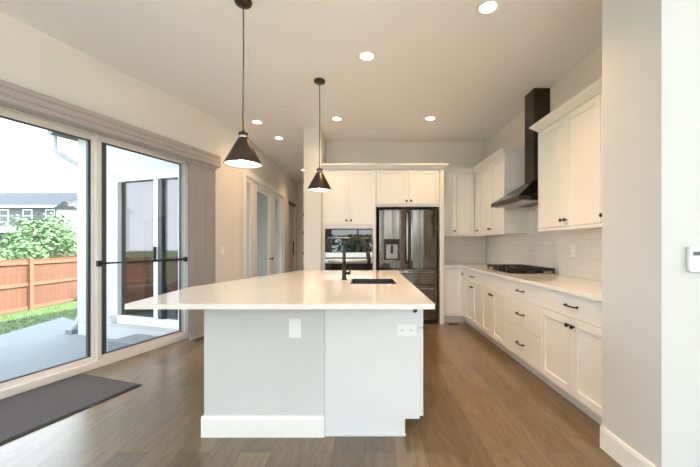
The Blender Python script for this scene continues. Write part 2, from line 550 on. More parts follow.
struct(MB().wall(1.74 - REAR, 0, CEIL, .12, [(1.0, 4.2, .6, 2.6)]).build('wall_east', 'wall', None, (EASTX + .12, REAR, 0), PI / 2))
m = MB()
for (p, q, u, v) in ((1.0, 4.2, .6, .66), (1.0, 4.2, 2.54, 2.6), (1.0, 1.06, .66, 2.54), (4.14, 4.2, .66, 2.54), (2.57, 2.63, .66, 2.54)):
    m.box(EASTX + .02, EASTX + .09, REAR + p, REAR + q, u, v)
w = struct(m.build('window_4', 'white_vinyl'))  # unseen east window, added to let more daylight in
MB().box(EASTX + .052, EASTX + .058, REAR + 1.03, REAR + 4.17, .63, 2.57).build('glass_pane', 'pane', w)
portal((EASTX + .16, REAR + 2.6, 1.6), (PI / 2, 0, PI / 2), 3.2, 2.0)
# rear wall, behind the camera, with three windows that light the room
RW = [(LX + .5 - LX, LX + .5 - LX + 2.3), (3.35, 5.65), (6.2, 8.5)]
RL = EASTX - LX
o = MB().wall(RL, 0, CEIL, 0.15, [(a, b, 0.15, 2.75) for a, b in RW]).build('wall_rear', 'wall', None, (LX, REAR - .15, 0), 0)
struct(o)
for i, (a, b) in enumerate(RW):
    m = MB()
    x0, x1 = LX + a, LX + b
    y0, y1 = REAR - .13, REAR - .05
    for (p, q, u, v) in ((x0, x1, .15, .22), (x0, x1, 2.68, 2.75), (x0, x0 + .07, .22, 2.68), (x1 - .07, x1, .22, 2.68)):
        m.box(p, q, y0, y1, u, v)
    xm = (x0 + x1) / 2
    m.box(xm - .04, xm + .04, y0, y1, .22, 2.68)
    m.box(x0 + .07, xm - .04, y0, y1, 1.86, 1.92)
    m.box(xm + .04, x1 - .07, y0, y1, 1.86, 1.92)
    w = struct(m.build('window_%d' % (i + 1), 'white_vinyl'))
    MB().box(x0 + .05, x1 - .05, REAR - .096, REAR - .09, .20, 2.70).build('glass_pane', 'pane', w)
    portal(((x0 + x1) / 2, REAR - .2, 1.45), (PI / 2, 0, 0), b - a, 2.6)
pp = wp((DOOR_A + DOOR_B) / 2, -.26, 1.2)
portal(pp, (PI / 2, 0, RZ_D), DOOR_B - DOOR_A, 2.4)
bpy.data.objects['window_portal'].name = 'window_portal'

# baseboards
BBP = [(0, 0), (.014, 0), (.014, .115), (.009, .134), (0, .134)]


def baseboard(name, p0, p1, out):
    struct(MB().sweep(BBP, (*p0, 0), (*p1, 0), (*out, 0)).build(name, 'trim'))


baseboard('baseboard_pantry', (BLK, 2.035), (BLK, 1.628), (-1, 0))
baseboard('baseboard_front', (BLK - .014, 1.628), (EASTX, 1.628), (0, -1))
baseboard('baseboard_left', wp(DOOR_B + .02, 0)[:2], wp(S_C, 0)[:2], (N.x, N.y))
baseboard('baseboard_hall', (HALLX, CY + .01), (HALLX, HD0 - .09), (1, 0))
baseboard('baseboard_hall_far', (HALLX, HD1 + .1), (HALLX, BD0), (1, 0))
baseboard('baseboard_stub', (STUB0, 5.08), (STUB1, 5.08), (0, -1))

# ------------------------------------------------------------------ sliding patio door
d1 = struct(thing('door_1', 'three-panel sliding glass patio door with almond frame', 'patio door', wp(0, -.10), RZ_D))
f = MB()     # local x along D, y outward, z up
f.box(DOOR_A, DOOR_B, 0, .11, 0, .07, .004)
f.box(DOOR_A, DOOR_B, 0, .11, DOOR_H - .06, DOOR_H, .004)
f.box(DOOR_A, DOOR_A + .05, 0, .11, .07, DOOR_H - .06)
f.build('frame', 'vinyl', d1)
f = MB().box(DOOR_B - .055, DOOR_B, -.004, .11, .07, DOOR_H - .06, .003)
f.build('side_jamb', 'white_vinyl', d1)
edges = [DOOR_A + .05, -.50, .645, DOOR_B - .055]
for k in range(3):
    a, b = edges[k], edges[k + 1]
    y0, y1 = (.012, .05) if k % 2 == 0 else (.056, .094)
    sash = MB()
    st = .036
    sash.box(a, a + st, y0, y1, .07, DOOR_H - .06); sash.box(b - st, b, y0, y1, .07, DOOR_H - .06)
    sash.box(a + st, b - st, y0, y1, .07, .115); sash.box(a + st, b - st, y0, y1, DOOR_H - .115, DOOR_H - .06)
    so = sash.build('sash', 'vinyl', d1)
    g = MB()
    wl_ = .050 if k == 2 else .018
    wr_ = .012 if k == 2 else .024
    zb, zt = .115, DOOR_H - .115
    g.box(a + st, a + st + wl_, y0 + .003, y1 - .003, zb, zt)
    g.box(b - st - wr_, b - st, y0 + .003, y1 - .003, zb, zt)
    g.box(a + st + wl_, b - st - wr_, y0 + .003, y1 - .003, zb, zb + .012)
    g.box(a + st + wl_, b - st - wr_, y0 + .003, y1 - .003, zt - .012, zt)
    g.build('gasket', 'gasket', so)
    MB().box(a + st + wl_, b - st - wr_, (y0 + y1) / 2 - .003, (y0 + y1) / 2 + .003, zb + .012, zt - .012).build('glass_pane', 'pane', d1)

sb = thing('security_bar', 'thin black security bar fixed across the narrow right door panel', 'security bar', wp(.62, -.07, 1.058), RZ_D)
MB().tube([(.02, 0, 0), (1.06, 0, 0)], .010, 10).build('rod', 'black', sb)
MB().tube([(.6, 0, 0), (1.07, 0, 0)], .014, 10).build('outer_tube', 'black', sb)
for x in (-.01, 1.045):
    MB().box(x, x + .035, -.018, .016, -.03, .03, .004).build('bracket', 'black', sb)

# valance and stacked vertical blinds
va = thing('blind_valance', 'taupe grooved valance running above the sliding patio door', 'valance', wp(-2.2, 0, 0), RZ_D)
prof = [(0, 2.335), (.115, 2.335), (.132, 2.345), (.135, 2.37), (.128, 2.383), (.122, 2.388), (.132, 2.397), (.135, 2.43), (.127, 2.443),
        (.120, 2.448), (.130, 2.458), (.133, 2.482), (.122, 2.497), (0, 2.497)]
MB().sweep([(u, v) for u, v in prof], (0, 0, 0), (4.285, 0, 0), (0, -1, 0)).build('cornice', 'valance', va)
MB().sweep([(u * .97, 2.335 + (v - 2.335) * .98 + .001) for u, v in prof], (4.285, 0, 0), (4.30, 0, 0), (0, -1, 0)).build('end_cap', 'valance', va)
bl = thing('vertical_blind', 'stack of taupe vertical blind vanes drawn beside the patio door', 'blind', wp(1.61, .055, 0), RZ_D)
m = MB()
for k in range(6):
    x0 = .072 * k
    a = [(x0, -.012 - .006 * (k % 2)), (x0 + .086, -.022 + .004 * (k % 2)), (x0 + .088, -.018 + .004 * (k % 2)), (x0, -.008 - .006 * (k % 2))]
    m.prism(a, .025, 2.333)
    m.prism([(x + .01, y + .03) for x, y in a], .025, 2.333)
m.build('vanes', 'blind', bl)
MB().box(-.01, .46, -.03, .03, 2.30, 2.334, .002).build('head_rail', 'valance', bl)

# doormat
dm = thing('doormat', 'dark grey-brown doormat lying along the patio door sill', 'mat', wp(-.9, -.085, 0), RZ_D)
MB().box(0, 1.375, -.80, 0, 0.001, .008, .002).build('rubber_border', 'mat_edge', dm)
MB().box(.02, 1.355, -.78, -.02, .008, .013, .002).build('pile', 'mat', dm)

# ------------------------------------------------------------------ hall doors
d2 = struct(thing('door_2', 'white framed glazed door with two narrow sidelights in the hall', 'glazed door', (HALLX, 0, 0)))
cs = MB()
cs.box(0, .02, HD0 - .08, HD0, 0, 2.40); cs.box(0, .02, HD1, HD1 + .08, 0, 2.40); cs.box(0, .022, HD0 - .09, HD1 + .09, 2.40, 2.50)
cs.build('casing', 'trim', d2)
fr = MB()
for (y0, y1) in ((HD0 + .001, HD0 + .03), (5.79, 6.10), (7.00, 7.33), (HD1 - .10, HD1 - .001)):
    fr.box(-.09, -.01, y0, y1, 0.001, 2.32)
fr.box(-.09, -.01, HD0 + .001, HD1 - .001, 2.32, 2.399)
for (y0, y1) in ((HD0 + .03, 5.79), (7.33, HD1 - .10)):
    fr.box(-.09, -.01, y0, y1, 0.001, .20)
fr.build('door_frame', 'trim', d2)
lf = MB()
lf.box(-.07, -.025, 6.10, 6.16, 0, 2.32); lf.box(-.07, -.025, 6.94, 7.00, 0, 2.32)
lf.box(-.07, -.025, 6.16, 6.94, 2.26, 2.32); lf.box(-.07, -.025, 6.16, 6.94, 0, .2)
leaf = lf.build('door_leaf', 'trim', d2)
hk = MB().lathe([(.02, 0), (.02, .012), (.01, .014), (.01, .04), (.026, .05), (.028, .065), (.015, .078), (.001, .079)], (-.025, 6.97, .95), 14, 'X')
hk.build('door_knob', 'black', leaf)
for (y0, y1) in ((HD0 + .03, 5.79), (6.16, 6.94), (7.33, HD1 - .10)):
    MB().box(-.05, -.044, y0, y1, .20, 2.32 if y0 != 6.16 else 2.26).build('glass_pane', 'frost', d2)

d3 = struct(thing('door_3', 'beige hall door with black top track and slim pull', 'hall door', (HALLX, 0, 0)))
MB().box(-.11, -.06, BD0 + .002, BD1 - .002, 0.005, 2.33, .003).build('door_leaf', 'tan_door', d3)
MB().box(-.12, .005, BD0 + .002, BD1 - .002, 2.335, 2.398).build('track', 'bronze', d3)
MB().box(-.06, -.03, BD1 - .09, BD1 - .07, .95, 1.35, .004).build('pull_handle', 'black', d3)

d4 = struct(thing('door_4', 'white door with black hinges at the end of the hall', 'hall door', (0, HALL_END, 0)))
m = MB()
m.box(-1.87, -1.79, -.02, 0, 0, 2.42); m.box(-1.0, -.935, -.02, 0, 0, 2.42); m.box(-1.79, -1.0, -.02, 0, 2.34, 2.42)
m.build('casing', 'trim', d4)
MB().box(-1.785, -1.005, -.012, -.001, .01, 2.335).build('door_leaf', 'trim', d4)
for z in (.30, .99, 1.6, 2.13):
    MB().box(-1.80, -1.775, -.030, -.012, z - .055, z + .055).build('hinge', 'black', d4)


# ------------------------------------------------------------------ cabinet pieces
def shaker(m, x0, x1, z0, z1, y=-.021, th=.02, fw=.062, rec=.009, bev=.0022):
    """shaker front in the plane y..y+th, facing -y"""
    m.box(x0 + fw - .004, x1 - fw + .004, y + rec, y + th, z0 + fw - .004, z1 - fw + .004)
    m.box(x0, x0 + fw, y, y + th, z0, z1, bev, 1); m.box(x1 - fw, x1, y, y + th, z0, z1, bev, 1)
    m.box(x0 + fw, x1 - fw, y, y + th, z1 - fw, z1, bev, 1); m.box(x0 + fw, x1 - fw, y, y + th, z0, z0 + fw, bev, 1)
    return m


def knob(x, z, parent, y=-.021):
    m = MB().lathe([(.007, 0), (.006, -.012), (.009, -.016), (.0155, -.020), (.0165, -.026), (.012, -.031), (.001, -.032)], (x, y, z), 14, 'Y')
    return m.build('knob', 'black', parent)


def pull(x, z, parent, L=.13, y=-.021):
    m = MB()
    m.tube([(x - L / 2, y, z), (x - L / 2, y - .018, z), (x - L / 2 + .012, y - .027, z), (x, y - .031, z), (x + L / 2 - .012, y - .027, z),
            (x + L / 2, y - .018, z), (x + L / 2, y, z)], .0062, 8)
    m.lathe([(.010, 0), (.009, -.006), (.006, -.007)], (x - L / 2, y, z), 10, 'Y')
    m.lathe([(.010, 0), (.009, -.006), (.006, -.007)], (x + L / 2, y, z), 10, 'Y')
    return m.build('pull_handle', 'black', parent)


def door(x0, x1, z0, z1, parent, kx=None, kz=None, mat='cab', fw=.062):
    d = shaker(MB(), x0, x1, z0, z1, fw=fw).build('door', mat, parent)
    if kx is not None: knob(kx, kz, d)
    return d


def drawer(x0, x1, z0, z1, parent, handle=True, name='drawer', mat='cab'):
    d = MB().box(x0, x1, -.021, -.001, z0, z1, .0025, 1).build(name, mat, parent)
    if handle: pull((x0 + x1) / 2, (z0 + z1) / 2, d)
    return d


def crown(x0, x1, d, z, parent, el=0.0, er=0.0, h=.075, o=.055, mat='cab'):
    m = MB()
    b = [(x0, -.02, z), (x1, -.02, z), (x1, d, z), (x0, d, z)]
    t = [(x0 - el * o, -.02 - o, z + h - .018), (x1 + er * o, -.02 - o, z + h - .018), (x1 + er * o, d, z + h - .018), (x0 - el * o, d, z + h - .018)]
    m.hexa(b, t)
    o2 = o + .006
    m.box(x0 - el * o2, x1 + er * o2, -.02 - o2, d, z + h - .018, z + h)
    return m.build('crown_molding', mat, parent)


def base_cab(label, y_far, y_near, group='base cabinets along the right wall'):
    """base unit on the right run; local x runs from the far end towards the camera, front faces -X"""
    w = y_far - y_near
    t = thing('base_cabinet', label, 'cabinet', (1.576, y_far, 0), -PI / 2, group)
    m = MB().box(.0005, w - .0005, 0, RX - 1.576 - .002, .112, .883)
    m.build('carcass', 'cab', t)
    MB().box(.0005, w - .0005, .062, RX - 1.576 - .004, 0, .112).build('toe_kick', 'cab', t)
    return t, w


G = .002
# corner filler unit, two-door unit, cooktop unit, drawer unit, near two-door unit
t, w = base_cab('narrow white base cabinet with one knob in the far corner', 5.228, 5.085)
drawer(G, w - G, .702, .876, t, False); knob(w / 2, .79, t.children[-1])
MB().box(G, w - G, -.021, -.001, .118, .698, .002, 1).build('filler_panel', 'cab', t)
MB().box(-.08, -.001, .062, .10, 0, .112).build('toe_return', 'cab', t)
MB().box(-.018, -.001, -.003, .0, .112, .883).build('corner_stile', 'cab', t)
t, w = base_cab('white base cabinet with drawer and two doors, beyond the cooktop', 5.085, 4.37)
drawer(G, w - G, .702, .876, t)
door(G, w / 2 - G / 2, .118, .698, t, w / 2 - .032, .64)
door(w / 2 + G / 2, w - G, .118, .698, t, w / 2 + .032, .64)
t, w = base_cab('white base cabinet under the cooktop with a handleless top panel', 4.37, 3.65)
drawer(G, w - G, .702, .876, t, False, 'false_front')
door(G, w / 2 - G / 2, .118, .698, t, w / 2 - .032, .64)
door(w / 2 + G / 2, w - G, .118, .698, t, w / 2 + .032, .64)
t, w = base_cab('white base cabinet of three stacked drawers', 3.65, 2.90)
drawer(G, w - G, .702, .876, t); drawer(G, w - G, .422, .698, t); drawer(G, w - G, .118, .418, t)
t, w = base_cab('white base cabinet beside the pantry wall, with one wide drawer', 2.90, 2.04)
drawer(G, w - G, .702, .876, t)
door(G, w / 2 - G / 2, .118, .698, t, w / 2 - .032, .64)
door(w / 2 + G / 2, w - G, .118, .698, t, w / 2 + .032, .64)

# base unit on the back wall
t = thing('base_cabinet', 'white base cabinet on the back wall right of the refrigerator', 'cabinet', (1.262, 5.25, 0), 0)
MB().box(0, .31, 0, .575, .112, .883).build('carcass', 'cab', t)
MB().box(0, .374, .06, .09, 0, .112).build('toe_kick', 'cab', t)
door(.012, .292, .118, .876, t)

# worktop of the right run (L-shaped)
ct = [(1.522, 2.037), (RX - .001, 2.037), (RX - .001, BY - .001), (1.262, BY - .001), (1.262, 5.19), (1.522, 5.19)]
wt = thing('countertop', 'L-shaped white quartz countertop along the right and back walls', 'countertop', (1.84, 3.9, .884))
MB().prism([(x - 1.84, y - 3.9) for x, y in ct], 0, .03, .002).build('slab', 'quartz', wt)

# tiled backsplash
bs = MB().box(0, BY - 2.037, -.008, -.0005, .915, 1.742).build('backsplash', 'tile', None, (RX, BY, 0), -PI / 2)
struct(bs, 'white glossy tile backsplash along the right wall', 'backsplash')
bs = MB().box(0, RX - .01 - 1.262, -.008, -.0005, .915, 1.42).build('backsplash', 'tile', None, (1.262, BY, 0), 0)
struct(bs, 'white glossy tile backsplash on the back wall', 'backsplash')

# ------------------------------------------------------------------ wall cabinets, right run
UF = 1.86
UD = RX - UF - .002


def upper(label, y_far, y_near, doors, knobs, el, er, z0=1.40, z1=2.435, group='wall cabinets along the right wall'):
    w = y_far - y_near
    t = thing('wall_cabinet', label, 'cabinet', (UF, y_far, 0), -PI / 2, group)
    MB().box(.0005, w - .0005, 0, UD, z0, z1).build('carcass', 'cab', t)
    for i, (a, b) in enumerate(doors):
        d = door(a, b, z0 + .018, z1 - .006, t)
        if knobs[i] is not None: knob(knobs[i], z0 + .075, d)
    crown(0, w, UD, z1, t, el, er)
    MB().box(.0005, w - .0005, -.02, 0, z0 - .012, z0 + .012).build('light_rail', 'cab', t)
    return t


upper('narrow white wall cabinet in the far right corner', 5.50, 5.285, [(.02, .213)], [.18], 0, 0)
upper('white two-door wall cabinet between the corner and the range hood', 5.285, 4.325, [(G, .478), (.482, .958)], [.45, .51], 0, 1)
upper('large white two-door wall cabinet nearer than the range hood', 3.49, 2.565, [(G, .461), (.465, .923)], [.432, .494], 1, 0)
upper('white wall cabinet meeting the pantry wall, one knob showing', 2.565, 2.037, [(G, .526)], [.035], 0, 0)
# back wall upper
t = thing('wall_cabinet', 'white two-door wall cabinet on the back wall beside the refrigerator', 'cabinet', (1.262, 5.50, 0), 0)
MB().box(0, .575, 0, BY - 5.50 - .002, 1.40, 2.435).build('carcass', 'cab', t)
d = door(.006, .270, 1.418, 2.429, t); knob(.238, 1.475, d)
door(.274, .568, 1.418, 2.429, t)
crown(0, .54, BY - 5.50 - .002, 2.435, t)
MB().box(0, .575, -.02, 0, 1.388, 1.412).build('light_rail', 'cab', t)

# ------------------------------------------------------------------ oven cabinet and refrigerator surround
FY = 5.205                                    # front plane of the tall units
t = thing('oven_cabinet', 'tall white cabinet housing the wall oven', 'cabinet', (-.662, FY, 0))
dd = BY - FY - .002
m = MB()
m.box(0, .048, 0, dd, 0.0, 1.50); m.box(.80, .850, 0, dd, 0.0, 1.50)
m.box(.048, .80, .05, dd, 0, .23); m.box(.048, .80, 0, dd, .11, .232)
m.box(.048, .80, dd - .02, dd, .232, 1.50)
m.box(0, .85, 0, dd, 1.50, 2.435)
m.build('carcass', 'cab', t)
d = door(.006, .419, 1.565, 2.425, t); knob(.385, 1.628, d)
d = door(.424, .845, 1.565, 2.425, t); knob(.458, 1.628, d)
crown(0, .852, dd, 2.435, t, .0, 0)
t = thing('refrigerator_cabinet', 'white cabinet over and beside the refrigerator', 'cabinet', (.19, FY, 0))
m = MB()
m.box(0, 1.0, 0, dd, 1.845, 2.435); m.box(1.0, 1.068, -.02, dd, 0, 2.435)
m.build('carcass', 'cab', t)
d = door(.006, .511, 1.885, 2.425, t); knob(.478, 1.935, d)
d = door(.516, .995, 1.885, 2.425, t); knob(.549, 1.935, d)
crown(0, 1.068, .21, 2.435, t, 0, 1)
MB().box(0, 1.066, .212, dd, 2.435, 2.505).build('crown_backing', 'cab', t)

# wall oven (upper and lower)
ov = thing('wall_oven', 'built-in double wall oven with mirror-like glass', 'oven', (-.611, FY, 0))
MB().box(0, .744, .002, .58, .236, 1.495).build('body', 'gap', ov)
MB().box(0, .744, -.025, .002, 1.385, 1.494, .003, 1).build('control_panel', 'oven_glass', ov)
ud = MB().box(0, .744, -.03, .002, 1.12, 1.38, .003, 1).build('upper_door', 'oven_glass', ov)
m = MB().tube([(.05, -.075, 1.352), (.694, -.075, 1.352)], .015, 12)
m.box(.06, .085, -.075, -.03, 1.342, 1.362); m.box(.66, .685, -.075, -.03, 1.342, 1.362)
m.build('handle', 'steel', ud)
MB().box(0, .744, -.034, -.028, 1.045, 1.125, .003, 1).build('door_trim', 'steel', ud)
ld = MB().box(0, .744, -.03, .002, .30, 1.03, .003, 1).build('lower_door', 'oven_glass', ov)
m = MB().tube([(.05, -.075, .985), (.694, -.075, .985)], .017, 12)
m.box(.06, .085, -.075, -.03, .975, .995); m.box(.66, .685, -.075, -.03, .975, .995)
m.build('handle', 'steel', ld)
MB().box(0, .744, -.034, -.028, .955, 1.028, .003, 1).build('door_trim', 'steel', ld)
MB().box(0, .744, -.028, .002, .238, .29, .003, 1).build('vent_trim', 'steel', ov)

# refrigerator
rf = thing('refrigerator', 'black stainless french-door refrigerator with water dispenser', 'refrigerator', (.69, FY, 0))
MB().box(-.455, .455, .02, .59, .03, 1.795).build('body', 'gap', rf)
MB().box(-.44, .44, .03, .3, 1.795, 1.82).build('top_cover', 'gap', rf)


def bowed(x0, x1, z0, z1, bow=.022, y=0.0, th=.06):
    """door front gently bowed outward"""
    m = MB(); n = 12
    pts = []
    for i in range(n + 1):
        u = i / n
        c = bow * (1 - (2 * u - 1) ** 2)
        e = .010 * max(0, 1 - min(u, 1 - u) / .04) if True else 0
        pts.append((x0 + (x1 - x0) * u, y - th + .015 - c + e))
    loop = [(x0, y + .02)] + pts + [(x1, y + .02)]
    m.prism(loop, z0, z1)
    for f_ in m.bm.faces: f_.smooth = False
    return m


def bar(x, z0, z1, y=-.06, r=.013):
    m = MB().tube([(x, y, z0), (x, y - .035, z0 + .03), (x, y - .042, z0 + .1), (x, y - .045, (z0 + z1) / 2), (x, y - .042, z1 - .1), (x, y - .035, z1 - .03), (x, y, z1)], r, 12)
    return m


ld = bowed(-.452, .012, .878, 1.79).build('left_door', 'black_steel', rf)
rd = bowed(.018, .452, .878, 1.79).build('right_door', 'black_steel', rf)
bar(-.022, .96, 1.75).build('handle', 'handle_steel', ld)
bar(.050, .96, 1.75).build('handle', 'handle_steel', rd)
dp = MB()
dp.box(-.375, -.138, -.072, -.05, 1.01, 1.335, .004, 1)
dpo = dp.build('dispenser', 'gap', ld)
m = MB().box(-.345, -.168, -.0735, -.071, 1.03, 1.25)
m.build('dispenser_recess', 'recess', dpo)
m = MB().box(-.29, -.223, -.082, -.07, 1.255, 1.30, .003, 1); m.box(-.275, -.238, -.084, -.07, 1.11, 1.24, .003, 1)
m.build('paddle', 'gap', dpo)
u = bowed(-.452, .452, .628, .868).build('upper_drawer', 'black_steel', rf)
MB().tube([(-.40, -.06, .82), (-.39, -.098, .82), (0, -.106, .82), (.39, -.098, .82), (.40, -.06, .82)], .012, 10).build('handle', 'handle_steel', u)
u = bowed(-.452, .452, .075, .618).build('freezer_drawer', 'black_steel', rf)
MB().tube([(-.40, -.06, .565), (-.39, -.098, .565), (0, -.106, .565), (.39, -.098, .565), (.40, -.06, .565)], .012, 10).build('handle', 'handle_steel', u)
MB().box(-.44, .44, .0, .05, .0, .07).build('kick_grille', 'gap', rf)

# ------------------------------------------------------------------ range hood and cooktop
rh = thing('range_hood', 'dark steel chimney range hood above the cooktop', 'range hood', (RX, 3.945, 1.735))
hx0, cx0, hy, cy = -.50, -.19, .385, .11
MB().box(hx0, -.009, -hy, hy, 0, .045, .002, 1).build('canopy_lip', 'hood', rh)
m = MB().hexa([(hx0, -hy, .045), (-.001, -hy, .045), (-.001, hy, .045), (hx0, hy, .045)], [(cx0, -cy, .26), (-.001, -cy, .26), (-.001, cy, .26), (cx0, cy, .26)])
m.build('canopy', 'hood', rh)
MB().box(cx0, -.001, -cy, cy, .26, CEIL - 1.735 - .001).build('chimney', 'hood', rh)
m = MB()
m.box(-.46, -.24, -.34, -.01, -.012, 0); m.box(-.46, -.24, .01, .34, -.012, 0)
m.build('filter', 'steel', rh)

ck = thing('cooktop', 'black gas cooktop with cast-iron grates set in the countertop', 'cooktop', (1.885, 4.03, .914))
MB().box(-.245, .235, -.385, .385, 0.0005, .014, .004).build('tray', 'steel', ck)
for (bx, by, r) in ((-.10, -.25, .045), (.12, -.25, .038), (.02, 0, .06), (-.10, .25, .038), (.12, .25, .045)):
    b = MB().lathe([(r * 1.25, .014), (r * 1.2, .024), (r, .028), (r * .95, .036), (.001, .038)], (bx, by, 0), 20).build('burner', 'cast_iron', ck)
for gy in (-.256, 0, .256):
    g = MB()
    a, b = gy - .125, gy + .125
    h0, h1 = .044, .072
    g.box(-.235, .225, a, a + .014, h0, h1); g.box(-.235, .225, b - .014, b, h0, h1)
    g.box(-.235, -.221, a, b, h0, h1); g.box(.211, .225, a, b, h0, h1)
    g.box(-.221, .211, gy - .006, gy + .006, h0, h1)
    for x in (-.16, -.105, -.05, .005, .06, .11, .16):
        g.box(x - .006, x + .006, a + .014, b - .014, h0 + .001, h1)
    for x in (-.235, .211):
        for yy in (a, b - .014):
            g.box(x, x + .014, yy, yy + .014, .014, h0)
    g.build('grate', 'cast_iron', ck)
for ky in (-.20, -.10, 0, .10, .20):
    MB().lathe([(.019, .014), (.018, .030), (.012, .036), (.001, .037)], (-.217, ky, 0), 14).build('knob', 'black', ck)

# ------------------------------------------------------------------ island
ISL = [(.401, 1.864), (.425, 4.30), (-.82, 4.30), (-1.372, 2.62), (-1.352, 1.864)]
SK = (-.120, .282, 2.815, 3.225)
it = thing('island_countertop', 'white quartz slab with clipped corner on top of the island', 'countertop', (-.4, 3.0, .884))
hole = [(SK[0] - .001, SK[2] - .001), (SK[1] + .001, SK[2] - .001), (SK[1] + .001, SK[3] + .001), (SK[0] - .001, SK[3] + .001)]
m = MB().prism_hole([(x + .4, y - 3.0) for x, y in ISL], [(x + .4, y - 3.0) for x, y in hole], 0, .030)
m.build('slab', 'quartz', it)

kw = thing('island_knee_wall', 'grey painted knee wall carrying the overhanging side of the island top', 'knee wall', (-.64, 2.15, 0))
KP = [(-1.042, 2.15), (-.256, 2.15), (-.256, 4.24), (-.60, 4.24), (-1.042, 2.95)]
MB().prism([(x + .64, y - 2.15) for x, y in KP], 0, .883).build('wall_body', 'knee', kw)
m = MB()
m.sweep(BBP, (-1.042 + .64 - .014, 0, 0), (-.256 + .64, 0, 0), (0, -1, 0))
m.sweep(BBP, (-.402, 0, 0), (-.402, .80, 0), (-1, 0, 0))
m.build('baseboard', 'trim', kw)

ic = thing('island_cabinet', 'white island cabinet with flat end panel facing the room', 'cabinet', (-.254, 2.155, 0))
m = MB()
m.box(0, .618, 0.018, 2.08, .112, .640); m.box(0, .11, .018, 2.08, .64, .883); m.box(.56, .618, .018, 2.08, .64, .883)
m.box(.11, .56, .018, .62, .64, .883); m.box(.11, .56, 1.11, 2.08, .64, .883)
m.box(0, .52, .03, 2.07, 0, .112)
m.build('carcass', 'island_paint', ic)
m = MB().prism([(0, 0), (.617, 0), (.617, .018), (0, .018)], .112, .883)
m.box(0, .522, 0, .018, 0, .112)
m.box(0, .526, -.008, 0, 0, .018, .002, 1)
m.build('end_panel', 'island_paint', ic)
for k in range(4):
    y0 = .02 + k * .515
    d = MB().box(.620, .645, y0 + .003, y0 + .511, .118, .70, .002, 1).build('door', 'island_paint', ic)
    d = MB().box(.620, .645, y0 + .003, y0 + .511, .704, .876, .002, 1).build('drawer', 'island_paint', ic)
MB().lathe([(.014, 0), (.014, -.006), (.009, -.010), (.001, -.011)], (.588, -.0005, .820), 14, 'Y').build('bumper', 'black', ic)

# sink: bowl hung under the slab opening
sk = thing('sink', 'dark rectangular sink set into the island top', 'sink', (SK[0], SK[2], .884))
sw, sd = SK[1] - SK[0], SK[3] - SK[2]
m = MB()
zb, zt = -.205, .0315
m.box(0, .010, 0, sd, zb, zt); m.box(sw - .010, sw, 0, sd, zb, zt)
m.box(.010, sw - .010, 0, .010, zb, zt); m.box(.010, sw - .010, sd - .010, sd, zb, zt)
m.box(0, sw, 0, sd, zb - .012, zb)
m.build('bowl', 'sink', sk)
MB().lathe([(.045, zb), (.045, zb + .004), (.03, zb + .006), (.001, zb + .003)], (sw / 2, sd / 2, 0), 18).build('drain', 'steel', sk)

# faucet
fc = thing('faucet', 'matte black gooseneck faucet standing left of the sink', 'faucet', (-.19, 3.16, .914))
m = MB().lathe([(.030, 0), (.030, .006), (.022, .010), (.021, .085), (.018, .09), (.017, .11)], (0, 0, 0), 20)
m.build('base', 'black', fc)
R = .110
pts = [(0, 0, .10), (0, 0, .18), (0, 0, .29)]
for i in range(1, 15):
    a = PI - i * (PI - .16) / 14
    pts.append((R + R * math.cos(a), -.02 * i / 14, .29 + R * math.sin(a)))
e = pts[-1]
pts.append((e[0] + .006, e[1], e[2] - .035))
m = MB().tube(pts, .0165, 14)
m.build('spout', 'black', fc)
e = pts[-1]
m = MB().tube([e, (e[0] + .006, e[1], e[2] - .04), (e[0] + .019, e[1] - .002, e[2] - .115)], .016, 14, [.017, .0205, .0195])
m.build('spray_head', 'black', fc)
m = MB().tube([(.015, 0, .06), (.06, 0, .062)], .014, 12)
m.tube([(.055, 0, .062), (.058, -.01, .09), (.060, -.03, .13)], .006, 8)
m.build('lever', 'black', fc)


# outlet and plates
def plate_switch(name, label, cat, loc, rz, w, h, kind):
    t = thing(name, label, cat, loc, rz)
    MB().box(-w / 2, w / 2, -.006, -.0005, -h / 2, h / 2, .002, 2).build('cover_plate', 'plate', t)
    if kind == 'outlet_h':
        for cx in (-.028, .028):
            r = MB().box(cx - .017, cx + .017, -.008, -.006, -.014, .014, .001, 1).build('receptacle', 'plate', t)
            m = MB()
            m.box(cx - .006, cx + .006, -.0085, -.008, .004, .0065); m.box(cx - .006, cx + .006, -.0085, -.008, -.0065, -.004)
            m.box(cx + .009, cx + .013, -.0085, -.008, -.002, .002)
            m.build('slots', 'slot', r)
    elif kind == 'outlet_v':
        for cz in (-.028, .028):
            r = MB().box(-.014, .014, -.008, -.006, cz - .017, cz + .017, .001, 1).build('receptacle', 'plate', t)
            m = MB()
            m.box(-.0065, -.004, -.0085, -.008, cz - .006, cz + .006); m.box(.004, .0065, -.0085, -.008, cz - .006, cz + .006)
            m.build('slots', 'slot', r)
    elif kind == 'blank':
        MB().box(-w * .28, w * .28, -.0075, -.006, -h * .32, h * .32, .001, 1).build('insert', 'plate', t)
    return t


plate_switch('outlet', 'white horizontal power outlet high on the island end panel', 'outlet', (.275, 2.155, .692), 0, .125, .082, 'outlet_h')
plate_switch('wall_plate', 'white blank plate high on the grey knee wall', 'wall plate', (-.449, 2.15, .706), 0, .080, .125, 'blank')
plate_switch('outlet', 'white power outlet on the tile backsplash under the nearer wall cabinet', 'outlet', (RX - .008, 3.40, 1.185), -PI / 2, .075, .118, 'outlet_v')
plate_switch('light_switch', 'white light switch on the sliding-door wall beside the blinds', 'switch', wp(2.27, 0, 1.17), RZ_D, .075, .118, 'blank')

